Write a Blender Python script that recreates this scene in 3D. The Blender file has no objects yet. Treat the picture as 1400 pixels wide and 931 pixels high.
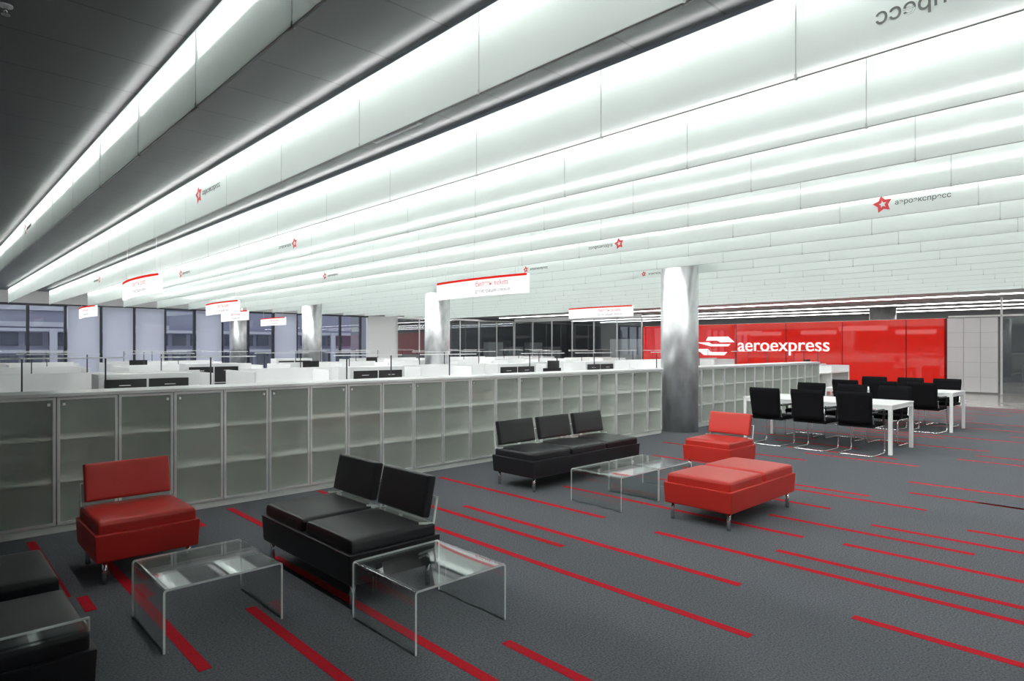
import bpy, bmesh, math, random
from mathutils import Vector, Matrix
random.seed(7)
S = bpy.context.scene
COL = S.collection

# ------------------------------------------------------------------ materials
def new_mat(name):
    m = bpy.data.materials.new(name); m.use_nodes = True
    nt = m.node_tree; nt.nodes.clear()
    out = nt.nodes.new('ShaderNodeOutputMaterial')
    return m, nt, out

def pbr(name, col, rough=0.5, metal=0.0, noise=0.0, nscale=40.0, bump=0.0, emis=None, estr=0.0, spec=0.5, coat=0.0):
    m, nt, out = new_mat(name)
    b = nt.nodes.new('ShaderNodeBsdfPrincipled')
    b.inputs['Base Color'].default_value = (*col, 1)
    b.inputs['Roughness'].default_value = rough
    b.inputs['Metallic'].default_value = metal
    b.inputs['Specular IOR Level'].default_value = spec
    b.inputs['Coat Weight'].default_value = coat
    if emis:
        b.inputs['Emission Color'].default_value = (*emis, 1)
        b.inputs['Emission Strength'].default_value = estr
        m.cycles.emission_sampling = 'NONE'
    if noise > 0 or bump > 0:
        tc = nt.nodes.new('ShaderNodeTexCoord')
        n = nt.nodes.new('ShaderNodeTexNoise'); n.inputs['Scale'].default_value = nscale
        n.inputs['Detail'].default_value = 4
        nt.links.new(tc.outputs['Object'], n.inputs['Vector'])
        if noise > 0:
            r = nt.nodes.new('ShaderNodeValToRGB')
            r.color_ramp.elements[0].position = 0.3; r.color_ramp.elements[1].position = 0.7
            r.color_ramp.elements[0].color = (*[c*(1-noise) for c in col], 1)
            r.color_ramp.elements[1].color = (*[min(1, c*(1+noise)) for c in col], 1)
            nt.links.new(n.outputs['Fac'], r.inputs['Fac'])
            nt.links.new(r.outputs['Color'], b.inputs['Base Color'])
        if bump > 0:
            bp = nt.nodes.new('ShaderNodeBump'); bp.inputs['Strength'].default_value = bump
            bp.inputs['Distance'].default_value = 0.005
            nt.links.new(n.outputs['Fac'], bp.inputs['Height'])
            nt.links.new(bp.outputs['Normal'], b.inputs['Normal'])
    nt.links.new(b.outputs[0], out.inputs[0])
    return m

def emit(name, col, s, sampled=True):
    m, nt, out = new_mat(name)
    e = nt.nodes.new('ShaderNodeEmission'); e.inputs[0].default_value = (*col, 1); e.inputs[1].default_value = s
    nt.links.new(e.outputs[0], out.inputs[0])
    if not sampled: m.cycles.emission_sampling = 'NONE'
    return m

def clear(name, tint=(0.96,0.98,0.97), f0=0.04, rough=0.0, milk=0.0, milkcol=(0.8,0.85,0.82), f90=0.8, mtl=0.0):
    """thin clear sheet: transparent with schlick reflection, optional milkiness"""
    m, nt, out = new_mat(name)
    t = nt.nodes.new('ShaderNodeBsdfTransparent'); t.inputs[0].default_value = (*tint, 1)
    g = nt.nodes.new('ShaderNodeBsdfGlossy'); g.inputs['Roughness'].default_value = rough
    g.inputs['Color'].default_value = (1,1,1,1)
    lw = nt.nodes.new('ShaderNodeLayerWeight'); lw.inputs['Blend'].default_value = 0.5
    pw = nt.nodes.new('ShaderNodeMath'); pw.operation = 'POWER'; pw.inputs[1].default_value = 5.0
    ma = nt.nodes.new('ShaderNodeMath'); ma.operation = 'MULTIPLY_ADD'; ma.inputs[1].default_value = f90; ma.inputs[2].default_value = f0
    nt.links.new(lw.outputs['Facing'], pw.inputs[0]); nt.links.new(pw.outputs[0], ma.inputs[0])
    base = t.outputs[0]
    if milk > 0:
        d = nt.nodes.new('ShaderNodeBsdfDiffuse'); d.inputs[0].default_value = (*milkcol, 1)
        tl = nt.nodes.new('ShaderNodeBsdfTranslucent'); tl.inputs[0].default_value = (*milkcol, 1)
        dm = nt.nodes.new('ShaderNodeMixShader'); dm.inputs[0].default_value = mtl
        nt.links.new(d.outputs[0], dm.inputs[1]); nt.links.new(tl.outputs[0], dm.inputs[2])
        mm = nt.nodes.new('ShaderNodeMixShader'); mm.inputs[0].default_value = milk
        nt.links.new(t.outputs[0], mm.inputs[1]); nt.links.new(dm.outputs[0], mm.inputs[2])
        base = mm.outputs[0]
    mx = nt.nodes.new('ShaderNodeMixShader')
    nt.links.new(ma.outputs[0], mx.inputs[0]); nt.links.new(base, mx.inputs[1]); nt.links.new(g.outputs[0], mx.inputs[2])
    nt.links.new(mx.outputs[0], out.inputs[0]); return m

def frosted(name, col, transl=0.5, transp=0.1, gloss=0.06):
    m, nt, out = new_mat(name)
    d = nt.nodes.new('ShaderNodeBsdfDiffuse'); d.inputs[0].default_value = (*col, 1)
    tl = nt.nodes.new('ShaderNodeBsdfTranslucent'); tl.inputs[0].default_value = (*col, 1)
    t = nt.nodes.new('ShaderNodeBsdfTransparent'); t.inputs[0].default_value = (0.97,1,0.985,1)
    g = nt.nodes.new('ShaderNodeBsdfGlossy'); g.inputs['Roughness'].default_value = 0.12
    a = nt.nodes.new('ShaderNodeMixShader'); a.inputs[0].default_value = transl
    nt.links.new(d.outputs[0], a.inputs[1]); nt.links.new(tl.outputs[0], a.inputs[2])
    b = nt.nodes.new('ShaderNodeMixShader'); b.inputs[0].default_value = transp
    nt.links.new(a.outputs[0], b.inputs[1]); nt.links.new(t.outputs[0], b.inputs[2])
    c = nt.nodes.new('ShaderNodeMixShader'); c.inputs[0].default_value = gloss
    nt.links.new(b.outputs[0], c.inputs[1]); nt.links.new(g.outputs[0], c.inputs[2])
    nt.links.new(c.outputs[0], out.inputs[0]); return m

def tiled(name, col, line, sx, sy, rough=0.5, mortar=0.01, offset=0.0, spec=0.5):
    m, nt, out = new_mat(name)
    b = nt.nodes.new('ShaderNodeBsdfPrincipled'); b.inputs['Roughness'].default_value = rough
    b.inputs['Specular IOR Level'].default_value = spec
    tc = nt.nodes.new('ShaderNodeTexCoord')
    br = nt.nodes.new('ShaderNodeTexBrick'); br.offset = offset
    br.inputs['Color1'].default_value = (*col, 1); br.inputs['Color2'].default_value = (*[c*0.88 for c in col], 1)
    br.inputs['Mortar'].default_value = (*line, 1)
    br.inputs['Scale'].default_value = 1.0; br.inputs['Mortar Size'].default_value = mortar
    br.inputs['Brick Width'].default_value = sx; br.inputs['Row Height'].default_value = sy
    nt.links.new(tc.outputs['Object'], br.inputs['Vector'])
    nt.links.new(br.outputs['Color'], b.inputs['Base Color'])
    nt.links.new(b.outputs[0], out.inputs[0]); return m

M = {}
M['carpet'] = pbr('carpet_grey', (0.104,0.113,0.124), 0.9, noise=0.42, nscale=90, bump=0.5, spec=0.15)
M['stripe'] = pbr('carpet_red', (0.46,0.012,0.022), 0.9, noise=0.2, nscale=160, bump=0.3, spec=0.1)
M['stone'] = tiled('pale_stone', (0.5,0.48,0.45), (0.3,0.29,0.27), 0.6, 0.6, 0.15, 0.006)
M['ceil'] = tiled('dark_ceiling_panel', (0.062,0.064,0.067), (0.016,0.016,0.017), 1.32, 0.62, 0.45, 0.008)
M['ceil2'] = pbr('grey_ceiling', (0.45,0.46,0.47), 0.6)
M['baffle'] = frosted('frosted_glass_baffle', (0.830,0.880,0.862), 0.5, 0.15, 0.04)
M['tube'] = emit('fluorescent_tube', (1.0,1.0,0.985), 35.0)
M['tube2'] = emit('linear_light_back', (1,0.98,0.96), 12.0)
M['alu'] = pbr('aluminium', (0.80,0.81,0.80), 0.4, 0.5)
M['joint'] = pbr('panel_joint', (0.40,0.42,0.41), 0.5)
M['white'] = pbr('white_laminate', (0.82,0.83,0.83), 0.4)
M['wall'] = pbr('painted_wall', (0.76,0.76,0.76), 0.8)
M['black'] = pbr('black_plastic', (0.010,0.010,0.011), 0.4)
M['fabric'] = pbr('black_mesh_fabric', (0.006,0.006,0.007), 0.9, noise=0.3, nscale=300, spec=0.1)
M['bleather'] = pbr('black_leather', (0.012,0.013,0.015), 0.34, bump=0.15, nscale=220, spec=0.45)
M['rleather'] = pbr('red_leather', (0.45,0.024,0.016), 0.38, bump=0.15, nscale=220, spec=0.4)
M['chrome'] = pbr('chrome', (0.8,0.8,0.8), 0.12, 1.0)
M['acrylic'] = clear('clear_acrylic', (0.95,0.97,0.963), 0.065)
M['acredge'] = pbr('acrylic_edge', (0.78,0.85,0.82), 0.15)
M['pane'] = clear('cabinet_glass', (0.97,1.0,0.97), 0.045, 0.06, 0.32, (0.74,0.79,0.74), 0.75, 0.22)
M['carc'] = pbr('cabinet_interior_shaded', (0.68,0.71,0.66), 0.6)  # recess shade put into the carcass colour, darker than the shelves
M['shelf'] = pbr('cabinet_shelf_lit', (0.92,0.94,0.90), 0.6)  # colour lightened so the shelf edges look lit against the recess
M['winglass'] = clear('window_glass', (0.95,0.96,0.97), 0.04)
M['darkglass'] = clear('partition_glass', (0.78,0.82,0.84), 0.10)
M['mullion'] = pbr('dark_mullion', (0.03,0.035,0.045), 0.4)
M['blind'] = frosted('roller_blind', (0.86,0.86,0.91), 0.72, 0.10, 0.0)
M['red_glass'] = pbr('red_glowing_glass', (0.74,0.010,0.006), 0.03, emis=(1.0,0.03,0.01), estr=0.22, spec=0.8, coat=1.0)  # emission adds an even glow to the red panels
M['red_dark'] = pbr('red_glass_side', (0.22,0.005,0.004), 0.12)
M['signw'] = emit('illuminated_white', (1,1,1), 1.15, False)
M['signred'] = emit('illuminated_red', (0.9,0.03,0.02), 0.9, False)
M['logored'] = pbr('logo_red', (0.55,0.012,0.02), 0.5)
M['logogrey'] = pbr('logo_grey', (0.10,0.11,0.11), 0.5)
M['dark_room'] = pbr('dark_office', (0.22,0.225,0.24), 0.7)
M['frostpanel'] = tiled('satin_panel', (0.45,0.45,0.46), (0.2,0.2,0.2), 0.75, 0.5, 0.25, 0.01)
M['building'] = pbr('far_building', (0.22,0.22,0.30), 0.6)
M['bwin'] = pbr('far_building_window', (0.04,0.05,0.08), 0.2)
M['bband'] = pbr('far_building_band', (0.50,0.50,0.54), 0.7)
M['ground'] = pbr('tarmac', (0.3,0.3,0.32), 0.9)
M['floor2'] = pbr('office_floor', (0.30,0.31,0.32), 0.9)

# brushed, slightly mottled column metal
def column_mat():
    m, nt, out = new_mat('brushed_column_metal')
    b = nt.nodes.new('ShaderNodeBsdfPrincipled'); b.inputs['Metallic'].default_value = 0.8
    tc = nt.nodes.new('ShaderNodeTexCoord'); mp = nt.nodes.new('ShaderNodeMapping')
    mp.inputs['Scale'].default_value = (3,3,1.6)
    n = nt.nodes.new('ShaderNodeTexNoise'); n.inputs['Scale'].default_value = 2.2; n.inputs['Detail'].default_value = 6
    r = nt.nodes.new('ShaderNodeMapRange'); r.inputs['To Min'].default_value = 0.22; r.inputs['To Max'].default_value = 0.55
    cr = nt.nodes.new('ShaderNodeValToRGB')
    cr.color_ramp.elements[0].position = 0.35; cr.color_ramp.elements[1].position = 0.65
    cr.color_ramp.elements[0].color = (0.57,0.58,0.59,1); cr.color_ramp.elements[1].color = (0.76,0.77,0.78,1)
    nt.links.new(n.outputs['Fac'], cr.inputs['Fac']); nt.links.new(cr.outputs['Color'], b.inputs['Base Color'])
    nt.links.new(tc.outputs['Object'], mp.inputs[0]); nt.links.new(mp.outputs[0], n.inputs['Vector'])
    nt.links.new(n.outputs['Fac'], r.inputs['Value']); nt.links.new(r.outputs[0], b.inputs['Roughness'])
    bp = nt.nodes.new('ShaderNodeBump'); bp.inputs['Strength'].default_value = 0.10
    nt.links.new(n.outputs['Fac'], bp.inputs['Height']); nt.links.new(bp.outputs[0], b.inputs['Normal'])
    nt.links.new(b.outputs[0], out.inputs[0]); return m
M['column'] = column_mat()

# ------------------------------------------------------------------ geometry helpers
def link(name, me, mats, parent=None):
    o = bpy.data.objects.new(name, me)
    if not isinstance(mats, (list, tuple)): mats = [mats]
    for mt in mats: me.materials.append(mt)
    COL.objects.link(o)
    if parent: o.parent = parent
    return o

def empty(name, loc=(0,0,0), rz=0.0):
    e = bpy.data.objects.new(name, None); e.empty_display_size = 0.2
    e.location = loc; e.rotation_euler = (0,0,math.radians(rz)); COL.objects.link(e); return e

def add_box(bm, b, mi=0):
    x0,x1,y0,y1,z0,z1 = b
    vs = [bm.verts.new(p) for p in [(x0,y0,z0),(x1,y0,z0),(x1,y1,z0),(x0,y1,z0),(x0,y0,z1),(x1,y0,z1),(x1,y1,z1),(x0,y1,z1)]]
    for f in [(0,3,2,1),(4,5,6,7),(0,1,5,4),(1,2,6,5),(2,3,7,6),(3,0,4,7)]:
        fc = bm.faces.new([vs[i] for i in f]); fc.material_index = mi

def boxes(name, bl, mats, parent=None, bevel=0.0, mis=None):
    bm = bmesh.new()
    for i, b in enumerate(bl): add_box(bm, b, mis[i] if mis else 0)
    me = bpy.data.meshes.new(name); bm.to_mesh(me); bm.free()
    o = link(name, me, mats, parent)
    if bevel > 0:
        md = o.modifiers.new('bevel', 'BEVEL'); md.width = bevel; md.segments = 3; md.limit_method = 'ANGLE'
    return o

def cyl(name, r, z0, z1, xy, mat, parent=None, seg=24, r2=None):
    bm = bmesh.new()
    bmesh.ops.create_cone(bm, cap_ends=True, segments=seg, radius1=r, radius2=r2 if r2 is not None else r, depth=z1-z0,
                          matrix=Matrix.Translation((xy[0], xy[1], (z0+z1)/2)))
    for f in bm.faces: f.smooth = len(f.verts) == 4
    me = bpy.data.meshes.new(name); bm.to_mesh(me); bm.free()
    return link(name, me, mat, parent)

def cushion(name, sx, sy, sz, loc, mat, parent, puff=0.02, bev=0.025, rot=None, axis='z', taper=0.0):
    """upholstered block: rounded edges with a softly crowned face; edge loops kept near the borders so corners stay crisp"""
    bm = bmesh.new(); n = 12
    bmesh.ops.create_cube(bm, size=2.0)
    bmesh.ops.subdivide_edges(bm, edges=bm.edges[:], cuts=n, use_grid_fill=True)
    N = n+1
    def remap(t, h):
        k = round((t+1)/2*N)
        e = [0.0, 0.35, 1.0]
        if k <= 2: return -h + e[k]*bev
        if k >= N-2: return h - e[N-k]*bev
        return -h+bev + (k-2)/(N-4)*(2*h-2*bev)
    for v in bm.verts:
        x, y, z = v.co
        hx, hy, hz = sx/2, sy/2, sz/2
        p = Vector((remap(x,hx), remap(y,hy), remap(z,hz)))
        c = Vector((max(-hx+bev, min(hx-bev, p.x)), max(-hy+bev, min(hy-bev, p.y)), max(-hz+bev, min(hz-bev, p.z))))
        d = p - c
        if d.length > 1e-6: p = c + d.normalized()*bev
        crown = (1-x**4)*(1-y**4) if axis == 'z' else (1-x**4)*(1-z**4)
        if axis == 'z' and z > 0.99: p.z += puff*crown
        if axis == 'y' and abs(y) > 0.99: p.y += puff*crown*(1 if y > 0 else -1)
        if taper: p.x -= math.copysign(taper*(1-z)/2, x)*abs(x); p.y -= math.copysign(taper*(1-z)/2, y)*abs(y)
        v.co = p
    for f in bm.faces: f.smooth = True
    me = bpy.data.meshes.new(name); bm.to_mesh(me); bm.free()
    o = link(name, me, mat, parent); o.location = loc
    if rot: o.rotation_euler = rot
    md = o.modifiers.new('sub', 'SUBSURF'); md.levels = 1; md.render_levels = 1
    return o

def tube(name, pts, r, mat, parent, cyclic=False):
    cu = bpy.data.curves.new(name, 'CURVE'); cu.dimensions = '3D'; cu.bevel_depth = r; cu.bevel_resolution = 3
    sp = cu.splines.new('POLY'); sp.points.add(len(pts)-1)
    for p, q in zip(sp.points, pts): p.co = (*q, 1)
    sp.use_cyclic_u = cyclic; sp.use_smooth = True; cu.use_fill_caps = True
    o = bpy.data.objects.new(name, cu); cu.materials.append(mat); COL.objects.link(o)
    if parent: o.parent = parent
    return o

def rounded(pts, r, seg=4):
    out = [Vector(pts[0])]
    for i in range(1, len(pts)-1):
        a, b, c = Vector(pts[i-1]), Vector(pts[i]), Vector(pts[i+1])
        u = (a-b).normalized(); w = (c-b).normalized()
        rr = min(r, (a-b).length*0.45, (c-b).length*0.45)
        p0, p1 = b+u*rr, b+w*rr
        for k in range(seg+1):
            t = k/seg
            out.append((1-t)**2*p0 + 2*t*(1-t)*b + t*t*p1)
    out.append(Vector(pts[-1])); return [tuple(p) for p in out]

def text(name, body, size, loc, rot, mat, parent=None, extrude=0.0, align='LEFT', offset=0.0):
    cu = bpy.data.curves.new(name, 'FONT'); cu.body = body; cu.size = size; cu.extrude = extrude; cu.align_x = align; cu.offset = offset
    o = bpy.data.objects.new(name, cu); cu.materials.append(mat); COL.objects.link(o)
    o.location = loc; o.rotation_euler = [math.radians(a) for a in rot]
    if parent: o.parent = parent
    return o

# ------------------------------------------------------------------ camera  (level, 1.6 m eye height)
TH = math.radians(46.57)
cam = bpy.data.cameras.new('camera'); cam.sensor_width = 36; cam.lens = 870/1400*36; cam.shift_y = 0.0061
cam.clip_end = 500
co = bpy.data.objects.new('camera', cam); COL.objects.link(co)
co.location = (0,0,1.6); co.rotation_euler = (math.radians(90), 0, TH - math.radians(90))
S.camera = co

# ------------------------------------------------------------------ room shell
CZ = 3.56
floor = boxes('floor', [(-4,20.6,-5,28,-0.1,0)], M['carpet'])
boxes('floor_stone', [(20.6,36,-5,28,-0.1,0)], M['stone'])
boxes('ceiling', [(-4,20.4,-5,28,CZ,CZ+0.15)], M['ceil'])
boxes('ceiling_foyer', [(20.46,36,-5,28,3.25,3.4)], M['ceil2'])
boxes('ceiling_bulkhead', [(20.36,20.46,-5,28,3.1,CZ)], M['ceil2'])
boxes('wall_south', [(-4,36,-5.2,-5,0,CZ)], M['wall'])
boxes('wall_west', [(-4.2,-4,-5.2,28,0,CZ)], M['wall'])
boxes('wall_east', [(36,36.2,-5.2,32,0,CZ)], M['dark_room'])
boxes('wall_north', [(16.5,18.2,27.8,28.0,0,CZ), (-4.2,18.2,27.8,28.0,3.13,CZ), (-4.2,16.5,27.8,28.0,0,0.12)], M['wall'])

# carpet stripes
st = [(1.065,3.33,5.6),(1.515,2.35,3.94),(2.02,1.9,4.75),(2.346,1.5,2.53),(3.374,1.646,4.59),(4.05,2.05,4.98),
      (4.057,0.2,1.35),(3.80,3.42,5.36),(4.72,3.73,6.27),(4.68,-0.5,3.14),(4.95,-0.6,2.2),(6.27,-1,1.93),
      (5.95,1.11,2.72),(7.22,1.73,3.05),(8.6,0.4,2.25),(7.96,-0.5,1.46),(0.72,1.6,3.0),(0.72,4.9,6.5),(0.80,4.55,4.85),
      (1.9,6.0,6.6),(2.3,5.6,6.5),(3.3,5.9,6.6),(3.4,-1,0.6),(2.9,-1,0.3),(5.45,2.2,4.9),(5.5,-1,1.9),(6.6,2.4,4.4),(6.7,-0.8,1.3)]
for i in range(24):
    x = 7.5 + i*0.55 + random.uniform(-0.1,0.1)
    y = random.uniform(-2.5, 4.0)
    for _ in range(2):
        l = random.uniform(1.2, 3.2)
        if abs(x-8.6) > 0.2: st.append((x, y, min(y+l, 6.3)))
        y += l + random.uniform(1.2, 3)
        if y > 5.2: break
boxes('carpet_stripes', [(x-0.031,x+0.031,a,b,0,0.002) for x,a,b in st if b > a], M['stripe'], floor)

# ------------------------------------------------------------------ ceiling baffles + tubes
ZB, ZT = 3.04, 3.50
FX = [1.25+1.1*k for k in range(18)]
for k, x in enumerate(FX):
    bl = []
    y = 0.11-1.32*3
    while y < 26.4:
        bl.append((x-0.006, x+0.006, y+0.003, y+1.317, ZB, ZT)); y += 1.32
    o = boxes('hanging_glass_baffle', bl, M['baffle'])
    boxes('tube', [(x+0.06,x+0.10,-3.85,26.6,3.45,3.48)], M['tube'], o)
    boxes('lamp_housing', [(x+0.045,x+0.135,-3.85,26.6,3.485,CZ)], M['mullion'], o)
    boxes('polished_edge', [(x-0.0070,x+0.0070,-3.85,26.6,ZB-0.004,ZB)], M['joint'], o)
    cl = []
    y = 0.11-1.32*3
    while y < 26.4:
        cl.append((x-0.0065, x+0.0065, y-0.002, y+0.002, ZB-0.004, ZT))
        cl.append((x-0.009, x+0.009, y-0.006, y+0.006, ZB-0.01, ZB+0.02)); y += 1.32
    boxes('joints', cl, M['joint'], o)

# red star logos on glass
def star(parent, x, y, z, s):
    bm = bmesh.new(); n = 5; ov, iv = [], []
    for i in range(2*n):
        a = math.pi/2 + i*math.pi/n + 0.18
        ro = s*(1.0 if i % 2 == 0 else 0.55); ri = s*(0.42 if i % 2 == 0 else 0.20)
        ov.append(bm.verts.new((0, -ro*math.cos(a), ro*math.sin(a))))
        iv.append(bm.verts.new((0, -ri*math.cos(a), ri*math.sin(a))))
    for i in range(2*n):
        j = (i+1) % (2*n)
        bm.faces.new([ov[i], ov[j], iv[j], iv[i]])
    me = bpy.data.meshes.new('star'); bm.to_mesh(me); bm.free()
    o = link('star', me, M['logored'], parent); o.location = (x, y, z); return o
def logo(x, y, z, mirrored=False, s=0.09, ts=0.068):
    e = empty('glass_logo', (x-0.014, y, z))
    star(e, 0, 0, 0, s)
    if mirrored: text('lettering', 'аэроэкспресс', ts, (0, 0.12, -0.025), (90,0,90), M['logogrey'], e, 0.001, 'LEFT', 0.0008)
    else: text('lettering', 'аэроэкспресс', ts, (0, -0.12, -0.025), (90,0,-90), M['logogrey'], e, 0.001, 'LEFT', 0.0008)
for x, y, dz, mir, s, ts in [(7.85,2.3,1.58,0,.10,.076),(7.85,5.91,1.57,1,.09,.07),(2.35,7.54,1.69,0,.11,.08),(4.55,9.93,1.68,1,.10,.07),(8.95,9.04,1.54,0,.07,.07),
                      (1.25,11.7,1.72,0,.11,.07),(3.45,0.20,1.60,1,.1,.105),(11.15,7.76,1.52,0,.06,.06),(6.75,13.2,1.58,0,.09,.07),(4.55,15.9,1.68,0,.11,.08),(3.45,18.6,1.68,1,.11,.08),(15.65,7.2,1.49,0,.04,.05)]:
    logo(x, y, 1.6+dz, mir, s, ts)

# ceiling services
boxes('air_vent_grille', [(2.92,3.24,4.55,4.58,CZ-0.02,CZ),(2.92,3.24,5.27,5.30,CZ-0.02,CZ),(2.92,2.95,4.58,5.27,CZ-0.02,CZ),(3.21,3.24,4.58,5.27,CZ-0.02,CZ)]
      + [(2.96+0.036*i, 2.975+0.036*i, 4.58,5.27,CZ-0.018,CZ-0.002) for i in range(7)], pbr('vent_metal',(0.35,0.35,0.35),0.5))
e = empty('ceiling_sprinkler', (0.40,4.65,CZ)); cyl('escutcheon',0.035,-0.008,0,(0,0),M['white'],e); cyl('stem',0.01,-0.05,0,(0,0),M['chrome'],e); cyl('deflector',0.022,-0.056,-0.05,(0,0),M['chrome'],e)
e = empty('recessed_downlight', (0.55,8.1,CZ)); cyl('trim_ring',0.09,-0.012,0,(0,0),M['white'],e); cyl('lens',0.06,-0.016,-0.012,(0,0),M['frostpanel'],e)

# ------------------------------------------------------------------ columns
for x, y, r in [(10.7,6.64,0.35),(10.72,14.36,0.35),(10.72,22.0,0.35),(9.9,27.0,0.33)]:
    cyl('round_column', r, 0, CZ, (0,0), M['column'], None, 48).location = (x,y,0)
cyl('round_column', 0.5, 0, 3.25, (0,0), M['column'], None, 48).location = (30.0,8.8,0)

# ------------------------------------------------------------------ glazed storage cabinets
def cabinet_run(x0, n, w=0.46):
    y0, y1, H = 6.64, 7.08, 1.2
    e = empty('glass_door_cabinet', (x0, y0, 0)); D = y1-y0; L = n*w
    c = [(0,L,D-0.02,D,0.06,H-0.03),(0,L,0.03,D-0.02,0.06,0.08),(0,L,0.02,D-0.01,0,0.06)]
    c += [(i*w-0.012 if i else 0, i*w+0.012 if i < n else L, 0.02, D-0.02, 0.08, H-0.03) for i in range(n+1)]
    boxes('carcass', c, M['carc'], e)
    boxes('shelves', [(i*w+0.012,(i+1)*w-0.012,0.019,D-0.02,z,z+0.026) for i in range(n) for z in (0.43,0.80)], M['shelf'], e)
    boxes('top', [(-0.01,L+0.01,-0.015,D+0.01,H-0.03,H)], M['white'], e, 0.004)
    f, p, k, dk = [], [], [], []
    for i in range(n):
        a, b = i*w+0.004, (i+1)*w-0.004; t = 0.022
        f += [(a,a+t,0,0.018,0.07,H-0.035),(b-t,b,0,0.018,0.07,H-0.035),(a+t,b-t,0,0.018,0.07,0.07+t),(a+t,b-t,0,0.018,H-0.035-t,H-0.035)]
        dk.append((b+0.0005,b+0.0075,0.012,0.0195,0.07,H-0.035))
        p.append((a+t,b-t,0.008,0.012,0.07+t,H-0.035-t))
        kx = a+0.05 if i % 2 else b-0.05
        k.append((kx-0.012,kx+0.012,-0.008,0.008,H-0.11,H-0.08))
    boxes('door_frames', f, M['alu'], e)
    boxes('door_gaps', dk, M['mullion'], e)
    bm = bmesh.new()   # single-sheet panes
    for x0_,x1_,ya,yb,z0_,z1_ in p:
        bm.faces.new([bm.verts.new(q) for q in ((x0_,0.010,z0_),(x1_,0.010,z0_),(x1_,0.010,z1_),(x0_,0.010,z1_))])
    me = bpy.data.meshes.new('door_panes'); bm.to_mesh(me); bm.free(); link('door_panes', me, M['pane'], e)
    boxes('locks', k, M['chrome'], e, 0.003)
    return e
cabinet_run(0.914-0.46*7, 27)
cabinet_run(11.06, 14)

# ------------------------------------------------------------------ lounge seating
def sofa(name, seats, loc, rz, mat, back=True, m=0.66):
    e = empty(name, loc, rz); L = seats*m; D = 0.68
    cushion('base', L, D, 0.19, (0,0,0.25), mat, e, 0.0, 0.010, taper=0.012)
    for i in range(seats):
        cx = -L/2 + m*(i+0.5)
        cushion('seat_cushion_%d' % (i+1), m-0.045, D-0.05, 0.085, (cx,-0.0,0.375), mat, e, 0.016, 0.016)
        if back:
            cushion('back_cushion_%d' % (i+1), m-0.09, 0.06, 0.28, (cx, D/2-0.06, 0.595), mat, e, 0.006, 0.012, (math.radians(-12),0,0), 'y')
            o = boxes('back_bracket_%d' % (i+1), [(-m/2+0.03,m/2-0.03,-0.006,0.006,-0.02,0.16),(-m/2+0.03,m/2-0.03,-0.12,-0.006,-0.02,-0.008)], M['acrylic'], e)
            o.location = (cx, D/2-0.035, 0.43); o.rotation_euler = (math.radians(-10),0,0)
            o = boxes('bracket_edge_%d' % (i+1), [(-m/2+0.03,m/2-0.03,-0.007,0.007,0.155,0.163),(-m/2+0.03,-m/2+0.036,-0.12,0.0,-0.021,-0.007),(m/2-0.036,m/2-0.03,-0.12,0.0,-0.021,-0.007),
                  (-m/2+0.028,-m/2+0.034,-0.007,0.007,-0.02,0.16),(m/2-0.034,m/2-0.028,-0.007,0.007,-0.02,0.16)], M['acredge'], e)
            o.location = (cx, D/2-0.035, 0.43); o.rotation_euler = (math.radians(-10),0,0)
    for sx in (-1,1):
        for sy in (-1,1):
            cyl('leg', 0.017, 0, 0.17, (sx*(L/2-0.07), sy*(D/2-0.06)), M['chrome'], e, 16)
    return e
sofa('red_armchair', 1, (1.215,5.28,0), 0, M['rleather'])
sofa('red_armchair', 1, (7.56,4.11,0), -90, M['rleather'])
sofa('black_two_seat_sofa', 2, (2.25,4.09,0), -90, M['bleather'])
sofa('black_three_seat_sofa', 3, (5.92,5.21,0), 0, M['bleather'])
sofa('red_bench', 2, (5.76,3.0,0), 0, M['rleather'], False)
sofa('black_ottoman', 1, (0.25,4.27,0), 0, M['bleather'], False)
b = sofa('black_ottoman', 1, (0.24,3.44,0), 0, M['bleather'], False)
boxes('acrylic_rail', [(-0.30,0.30,-0.33,-0.318,0.425,0.48),(-0.30,0.30,-0.318,-0.21,0.425,0.437)], M['acrylic'], b)
boxes('acrylic_rail_edge', [(-0.30,0.30,-0.331,-0.317,0.476,0.482),(0.296,0.302,-0.33,-0.21,0.425,0.437),(0.296,0.302,-0.331,-0.317,0.425,0.48)], M['acredge'], b)

def acrylic_table(loc, w=0.64, d=0.64, h=0.335, t=0.012):
    e = empty('acrylic_side_table', loc); r = 0.024
    def path(off):
        x = w/2-off; z = h-off; rr = max(r-off, 0.006)
        return rounded([(-x,0,0),(-x,0,z),(x,0,z),(x,0,0)], rr, 5)
    A, B = path(0), path(t)
    bm = bmesh.new(); n = len(A); rows = []
    for P in (A, B):
        for y in (-d/2, d/2): rows.append([bm.verts.new((p[0], y, p[2])) for p in P])
    oa, ob, ia, ib = rows
    for i in range(n-1):
        for q, mi in (((oa[i],oa[i+1],ob[i+1],ob[i]),0), ((ia[i],ib[i],ib[i+1],ia[i+1]),0), ((oa[i],ia[i],ia[i+1],oa[i+1]),1), ((ob[i],ob[i+1],ib[i+1],ib[i]),1)):
            f = bm.faces.new(q); f.material_index = mi
    for i in (0, n-1):
        f = bm.faces.new((oa[i],ob[i],ib[i],ia[i])); f.material_index = 1
    bmesh.ops.recalc_face_normals(bm, faces=bm.faces[:])
    me = bpy.data.meshes.new('waterfall_sheet'); bm.to_mesh(me); bm.free()
    link('waterfall_sheet', me, [M['acrylic'], M['acredge']], e)
for p in [(1.275,3.965,0),(2.215,3.05,0),(5.315,4.065,0),(5.96,4.065,0)]: acrylic_table(p)

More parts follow.
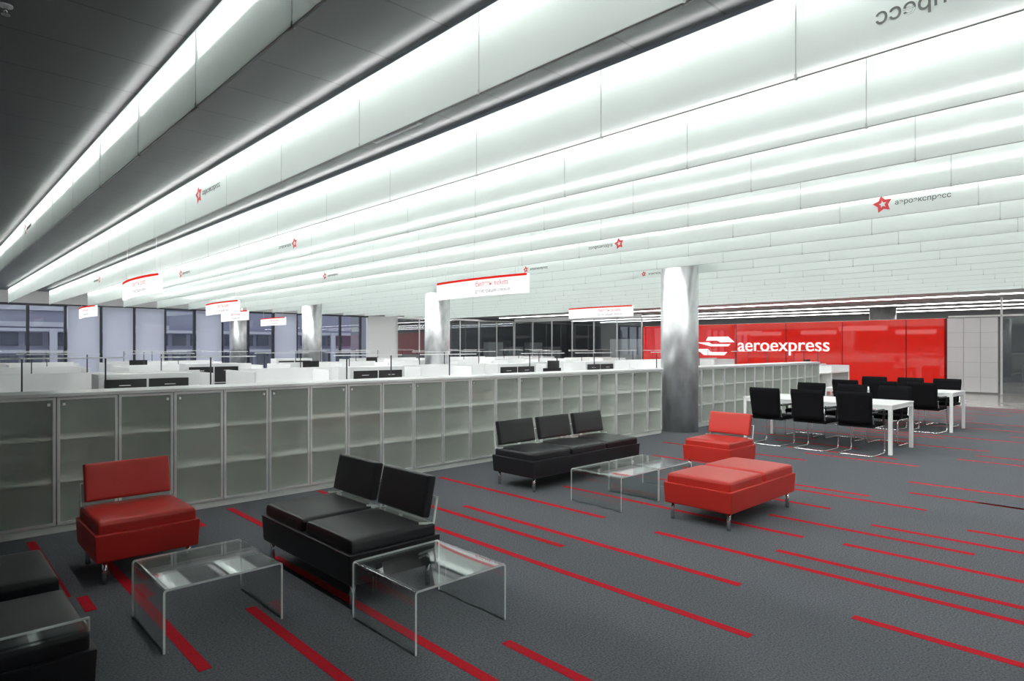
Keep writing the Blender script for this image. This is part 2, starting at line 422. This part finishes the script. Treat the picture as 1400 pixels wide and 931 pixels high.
# ------------------------------------------------------------------ meeting tables + chairs
def table(loc, wx, wy):
    e = empty('white_meeting_table', loc); hx, hy = wx/2, wy/2; t = 0.025
    boxes('top', [(-hx,hx,-hy,hy,0.715,0.74)], M['white'], e, 0.003)
    for sx in (-1,1):
        for sy in (-1,1):
            x = sx*(hx-0.03); y = sy*(hy-0.03)
            boxes('leg', [(x-t,x+t,y-t,y+t,0,0.715)], M['white'], e, 0.003)
    boxes('apron', [(-hx+0.05,hx-0.05,-hy+0.01,-hy+0.04,0.665,0.715),(-hx+0.05,hx-0.05,hy-0.04,hy-0.01,0.665,0.715),
                    (-hx+0.01,-hx+0.04,-hy+0.05,hy-0.05,0.665,0.715),(hx-0.04,hx-0.01,-hy+0.05,hy-0.05,0.665,0.715)], M['white'], e)
table((11.03,4.1,0), 1.1, 2.3); table((14.55,4.1,0), 1.0, 2.3)

def chair(loc, rz):
    e = empty('black_cantilever_chair', loc, rz)
    cushion('seat', 0.50, 0.48, 0.06, (0,0,0.45), M['fabric'], e, 0.01, 0.022)
    bm = bmesh.new(); nx, nz = 10, 8; g = []
    for side in (0, 1):
        for j in range(nz+1):
            for i in range(nx+1):
                u = i/nx*2-1; v = j/nz
                w = 0.255*(1-0.10*(1-v)) * (1 - 0.05*(max(0, v-0.85)/0.15)**2)
                y = 0.235 + 0.07*v + 0.035*(1-u*u) + (0.022 if side else 0)
                g.append(bm.verts.new((u*w, y, 0.48+0.46*v)))
    def id(s,i,j): return g[s*(nx+1)*(nz+1)+j*(nx+1)+i]
    for s in (0,1):
        for j in range(nz):
            for i in range(nx): bm.faces.new((id(s,i,j),id(s,i+1,j),id(s,i+1,j+1),id(s,i,j+1)))
    for j in range(nz):
        bm.faces.new((id(0,0,j),id(0,0,j+1),id(1,0,j+1),id(1,0,j))); bm.faces.new((id(0,nx,j),id(1,nx,j),id(1,nx,j+1),id(0,nx,j+1)))
    for i in range(nx):
        bm.faces.new((id(0,i,0),id(1,i,0),id(1,i+1,0),id(0,i+1,0))); bm.faces.new((id(0,i,nz),id(0,i+1,nz),id(1,i+1,nz),id(1,i,nz)))
    bmesh.ops.recalc_face_normals(bm, faces=bm.faces[:])
    for f in bm.faces: f.smooth = True
    me = bpy.data.meshes.new('backrest'); bm.to_mesh(me); bm.free(); link('backrest', me, M['fabric'], e)
    a = 0.235
    pts = [(-a,0.24,0.60),(-a,0.20,0.42),(-a,-0.24,0.42),(-a,-0.26,0.012),(-a,0.26,0.012),(a,0.26,0.012),(a,-0.26,0.012),(a,-0.24,0.42),(a,0.20,0.42),(a,0.24,0.60)]
    tube('cantilever_frame', rounded(pts, 0.07, 5), 0.012, M['chrome'], e)
    for s in (-1,1):
        tube('arm_%s' % ('left' if s<0 else 'right'), rounded([(s*0.25,0.25,0.67),(s*0.27,-0.14,0.67),(s*0.25,-0.14,0.45)], 0.06, 5), 0.016, M['black'], e)
for y in (4.66,3.98,3.32):
    chair((10.34,y,0), 90+random.uniform(-4,4)); chair((11.72,y+0.05,0), -90+random.uniform(-4,4))
    chair((13.93,y,0), 90+random.uniform(-4,4)); chair((15.2,y+0.05,0), -90+random.uniform(-4,4))

# ------------------------------------------------------------------ hanging signs
def sign(x, y0, y1):
    e = empty('hanging_sign', (x, (y0+y1)/2, 2.64)); L = y1-y0; n = 14
    bm = bmesh.new(); prev = None
    for i in range(n+1):
        y = -L/2 + L*i/n; bow = 0.10*(1-(2*i/n-1)**2)
        row = [bm.verts.new((xx-bow, y, z)) for xx in (-0.03,0.03) for z in (-0.16,0.12,0.16)]
        if prev:
            for a, b2, mi in ((0,1,0),(1,2,1),(3,4,0),(4,5,1)):
                f = bm.faces.new((prev[a],prev[b2],row[b2],row[a])); f.material_index = mi
            for a, b2, mi in ((2,5,1),(0,3,0)):
                f = bm.faces.new((prev[a],prev[b2],row[b2],row[a])); f.material_index = mi
        else:
            bm.faces.new((row[0],row[1],row[4],row[3])); bm.faces.new((row[1],row[2],row[5],row[4]))
        prev = row
    bm.faces.new((prev[0],prev[1],prev[4],prev[3])); bm.faces.new((prev[1],prev[2],prev[5],prev[4]))
    bmesh.ops.recalc_face_normals(bm, faces=bm.faces[:])
    me = bpy.data.meshes.new('light_box'); bm.to_mesh(me); bm.free(); link('light_box', me, [M['signw'], M['signred']], e)
    text('lettering', 'билеты tickets', 0.13, (-0.142,-0.05,0.0), (90,0,-90), M['logored'], e)
    text('lettering_small', 'регистрация check-in', 0.09, (-0.142,-0.05,-0.11), (90,0,-90), M['logogrey'], e)
    for s in (-1,1): boxes('cable', [(-0.003,0.003,s*L*0.4-0.003,s*L*0.4+0.003,0.16,CZ-2.64)], M['alu'], e)
for x, y in [(7.29,7.32),(15.1,10.9),(2.96,11.43),(6.13,16.65),(8.06,21.1),(3.9,21.5),(11.0,24.9)]: sign(x, y, y+2.42)

# ------------------------------------------------------------------ open-plan office
def cluster(x, y, nx=2, top=1.12, mon=0.3):
    e = empty('workstation_cluster', (x,y,0)); w = 1.6; L = nx*w
    b = [(0,L,-0.02,0.02,0.1,top)]
    for i in range(nx+1): b.append((i*w-0.018,i*w+0.018,-0.8,0.8,0.1,top-0.04))
    boxes('screens', b, M['white'], e, 0.006)
    boxes('desk_tops', [(i*w+0.02,(i+1)*w-0.02,s*0.42-0.39,s*0.42+0.39,0.715,0.74) for i in range(nx) for s in (-1,1)], M['white'], e)
    boxes('legs', [(i*w+0.03,i*w+0.07,s*0.76-0.02,s*0.76+0.02,0,0.715) for i in range(nx) for s in (-1,1)] + [(L-0.07,L-0.03,s*0.76-0.02,s*0.76+0.02,0,0.715) for s in (-1,1)]
          + [(i*w+0.03,i*w+0.07,-0.02,0.02,0,0.1) for i in range(nx)], M['alu'], e)
    boxes('desk_light_rail', [(0.3,1.5,-0.03,0.03,1.46,1.475)]
          + ([(0.3+w,1.5+w,-0.03,0.03,1.46,1.475)] if nx > 1 else []), M['white'], e)
    boxes('rail_posts', [(0.5,0.515,-0.008,0.008,top,1.46),(1.3,1.315,-0.008,0.008,top,1.46)]
          + ([(0.9+w,0.915+w,-0.008,0.008,top,1.46)] if nx > 1 else []), M['mullion'], e)
    if random.random() < mon:
        boxes('monitor', [(0.6,1.1,-0.30,-0.27,0.84,1.18),(0.83,0.87,-0.28,-0.26,0.74,0.9),(0.74,0.96,-0.36,-0.2,0.74,0.75)], M['black'], e, 0.004)
for j in range(4):
    for i in range(6):
        if j == 3 and i in (2,): continue
        cluster(0.4 + i*4.0 + (j % 2)*0.9 - j*0.3 - (0 if i < 3 else -0.4), 8.9 + j*4.6 + (0.0 if j<3 else 0.3), 2, 1.0 if j == 0 else 1.14, 0.0 if (j == 0 and i == 0) else 0.25)
def sideboard(x, y):
    e = empty('drawer_sideboard', (x,y,0))
    boxes('body', [(-0.6,0.6,-0.22,0.22,0.02,1.22)], M['white'], e, 0.004)
    boxes('drawer_fronts', [(-0.53+0.54*i,-0.02+0.55*i,-0.235,-0.22,0.06+0.37*j,0.40+0.375*j) for i in range(2) for j in range(3)], M['black'], e, 0.004)
    boxes('handles', [(-0.36+0.57*i,-0.22+0.57*i,-0.25,-0.235,0.32+0.37*j,0.33+0.37*j) for i in range(2) for j in range(3)], M['alu'], e)
for p in [(2.45,10.3),(6.5,10.8),(10.0,10.6),(13.1,10.7),(5.0,15.3),(9.0,19.9)]: sideboard(*p)

# ------------------------------------------------------------------ window wall (north)
mx = [3.0+1.09*k for k in range(-6,13)]
boxes('window_frame', [(x-0.045,x+0.045,27.78,27.9,0.2,3.05) for x in mx] + [(-4,16.5,27.78,27.9,3.05,3.13),(-4,16.5,27.78,27.9,0.12,0.2)], M['mullion'])
for n in range(len(mx)-1):
    boxes('window_%d' % (n+1), [(mx[n]+0.045,mx[n+1]-0.045,27.83,27.845,0.2,3.05)], M['winglass'])
bl = [k for k in (-4,-3,1,2,3,5,8) ]
boxes('roller_blinds', [(3.0+1.09*k+0.05,3.0+1.09*(k+1)-0.05,27.72,27.73,0.5,3.08) for k in bl], M['blind'])
boxes('exterior_ground', [(-60,80,33,160,-4.2,-4)], M['ground'])
e = empty('terminal_building', (0,62,-4))
boxes('facade', [(-30,2,0,12,0,8.2),(2,20,0,12,0,7.0),(20,46,0,12,0,8.8)], M['building'], e)
boxes('windows', [(-29.5+1.5*i,-28.4+1.5*i,-0.2,0.0,z,z+1.0) for i in range(50) for z in (1.9,3.9,5.7)], M['bwin'], e)
boxes('floor_bands', [(-30.3,46.3,-0.5,-0.2,z,z+0.25) for z in (1.4,3.3,5.1,6.8)], M['bband'], e)
boxes('piers', [(-28+6*i,-27.5+6*i,-0.7,-0.5,0,7.0) for i in range(13)], M['bband'], e)
e = empty('distant_office_tower', (0,0,-4))
boxes('volumes', [(2,14,95,110,0,17),(20,34,100,115,0,14),(42,60,90,110,0,19)], M['building'], e)
boxes('bands', [(x0,x1,y0-0.3,y0,z,z+0.6) for x0,x1,y0,h in ((2,14,95,17),(20,34,100,14),(42,60,90,19)) for z in range(2,h,2)], M['bband'], e)

# ------------------------------------------------------------------ glazed offices (north-east)
gy = [18.2+1.38*i for i in range(7)]
e = empty('glazed_office_front', (0,0,0))
boxes('frame', [(x-0.03,x+0.03,27.8,27.86,0,3.05) for x in gy] + [(18.2,26.5,27.8,27.86,3.05,3.13)]
      + [(26.5,26.56,18.6+1.53*i-0.03,18.6+1.53*i+0.03,0.1,3.05) for i in range(7)] + [(26.5,26.56,18.6,27.8,3.05,3.25),(26.5,26.56,18.6,27.8,0,0.1)], M['alu'], e)
boxes('glass', [(18.2,26.5,27.82,27.835,0,3.05),(26.52,26.535,18.6,27.8,0.1,3.05)], M['darkglass'], e)
boxes('wall_office_back', [(18,36.2,32.0,32.2,0,3.4),(18.0,18.2,28,32,0,3.4)], M['dark_room'])
boxes('floor_office', [(18.2,36,28,32,-0.1,0)], M['floor2']); boxes('ceiling_office', [(18,36,28,32,3.25,3.4)], M['dark_room'])
for i in range(4): boxes('bookcase', [(27.6+1.9*i,28.9+1.9*i,31.4,31.9,0,1.9-0.3*(i%2))] , M['white'])
for i in range(3): boxes('office_cupboard', [(33.5,34.0,17.5+3.2*i,19.6+3.2*i,0,2.1)], M['white'])
boxes('office_light', [(19.5,25.5,29.9,30.1,3.20,3.245)], M['tube2'])
# linear lights in foyer ceiling: continuous runs
boxes('linear_ceiling_lights', [(x-0.05,x+0.05,-4.5,27,3.225,3.25) for x in (22.2,24.6,28.4,31.0,33.8)], M['tube2'])

# ------------------------------------------------------------------ red feature wall
e = empty('wall_red_feature', (26.5,5.8,0))
py = [0.0,1.2,3.4,5.6,7.8,10.0,12.7]
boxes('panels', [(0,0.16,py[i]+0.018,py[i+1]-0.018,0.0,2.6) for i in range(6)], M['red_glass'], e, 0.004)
boxes('seams', [(0.02,0.15,0,12.7,0,2.59)], M['red_dark'], e)
boxes('side_return', [(0,1.6,-0.06,0.0,0,2.6)], M['red_dark'], e)
boxes('rear_frame', [(0.16,0.2,0,12.7,0,2.62)], M['alu'], e)
text('letters', 'aeroexpress', 0.78, (-0.03,7.72,1.42), (90,0,-90), M['signw'], e, 0.02)
bm = bmesh.new()
def poly(pts):
    bm.faces.new([bm.verts.new((-0.03,y,z)) for y,z in pts])
poly([(9.15,2.05),(8.15,2.05),(7.85,1.80),(8.55,1.80),(8.70,1.88),(9.25,1.88)])
poly([(9.75,1.80),(9.10,1.80),(8.95,1.72),(8.05,1.72),(8.15,1.62),(9.0,1.62)])
poly([(9.75,1.50),(9.35,1.22),(8.35,1.22),(8.2,1.36),(9.0,1.36),(9.15,1.50)])
me = bpy.data.meshes.new('emblem'); bm.to_mesh(me); bm.free(); link('emblem', me, M['signw'], e)
# panels right of red wall
e = empty('wall_entrance_partition', (0,0,0))
boxes('satin_panels', [(26.5,26.58,4.3+0.48*i,4.77+0.48*i,0.05+0.51*j,0.555+0.51*j) for i in range(3) for j in range(5)], pbr('satin_grey_panel',(0.82,0.82,0.84),0.3), e)
boxes('glazing', [(26.52,26.535,-5,4.25,0.05,2.6)], M['darkglass'], e)
boxes('frame', [(26.5,26.56,4.2-1.6*i-0.03,4.2-1.6*i+0.03,0,3.25) for i in range(6)] + [(26.5,26.56,-5,5.7,2.62,2.68)], M['alu'], e)

# ------------------------------------------------------------------ world
w = bpy.data.worlds.new('overcast'); S.world = w; w.use_nodes = True
bg = w.node_tree.nodes['Background']; bg.inputs[0].default_value = (0.76,0.84,0.98,1); bg.inputs[1].default_value = 1.2
S.view_settings.view_transform = 'Standard'
print('done')
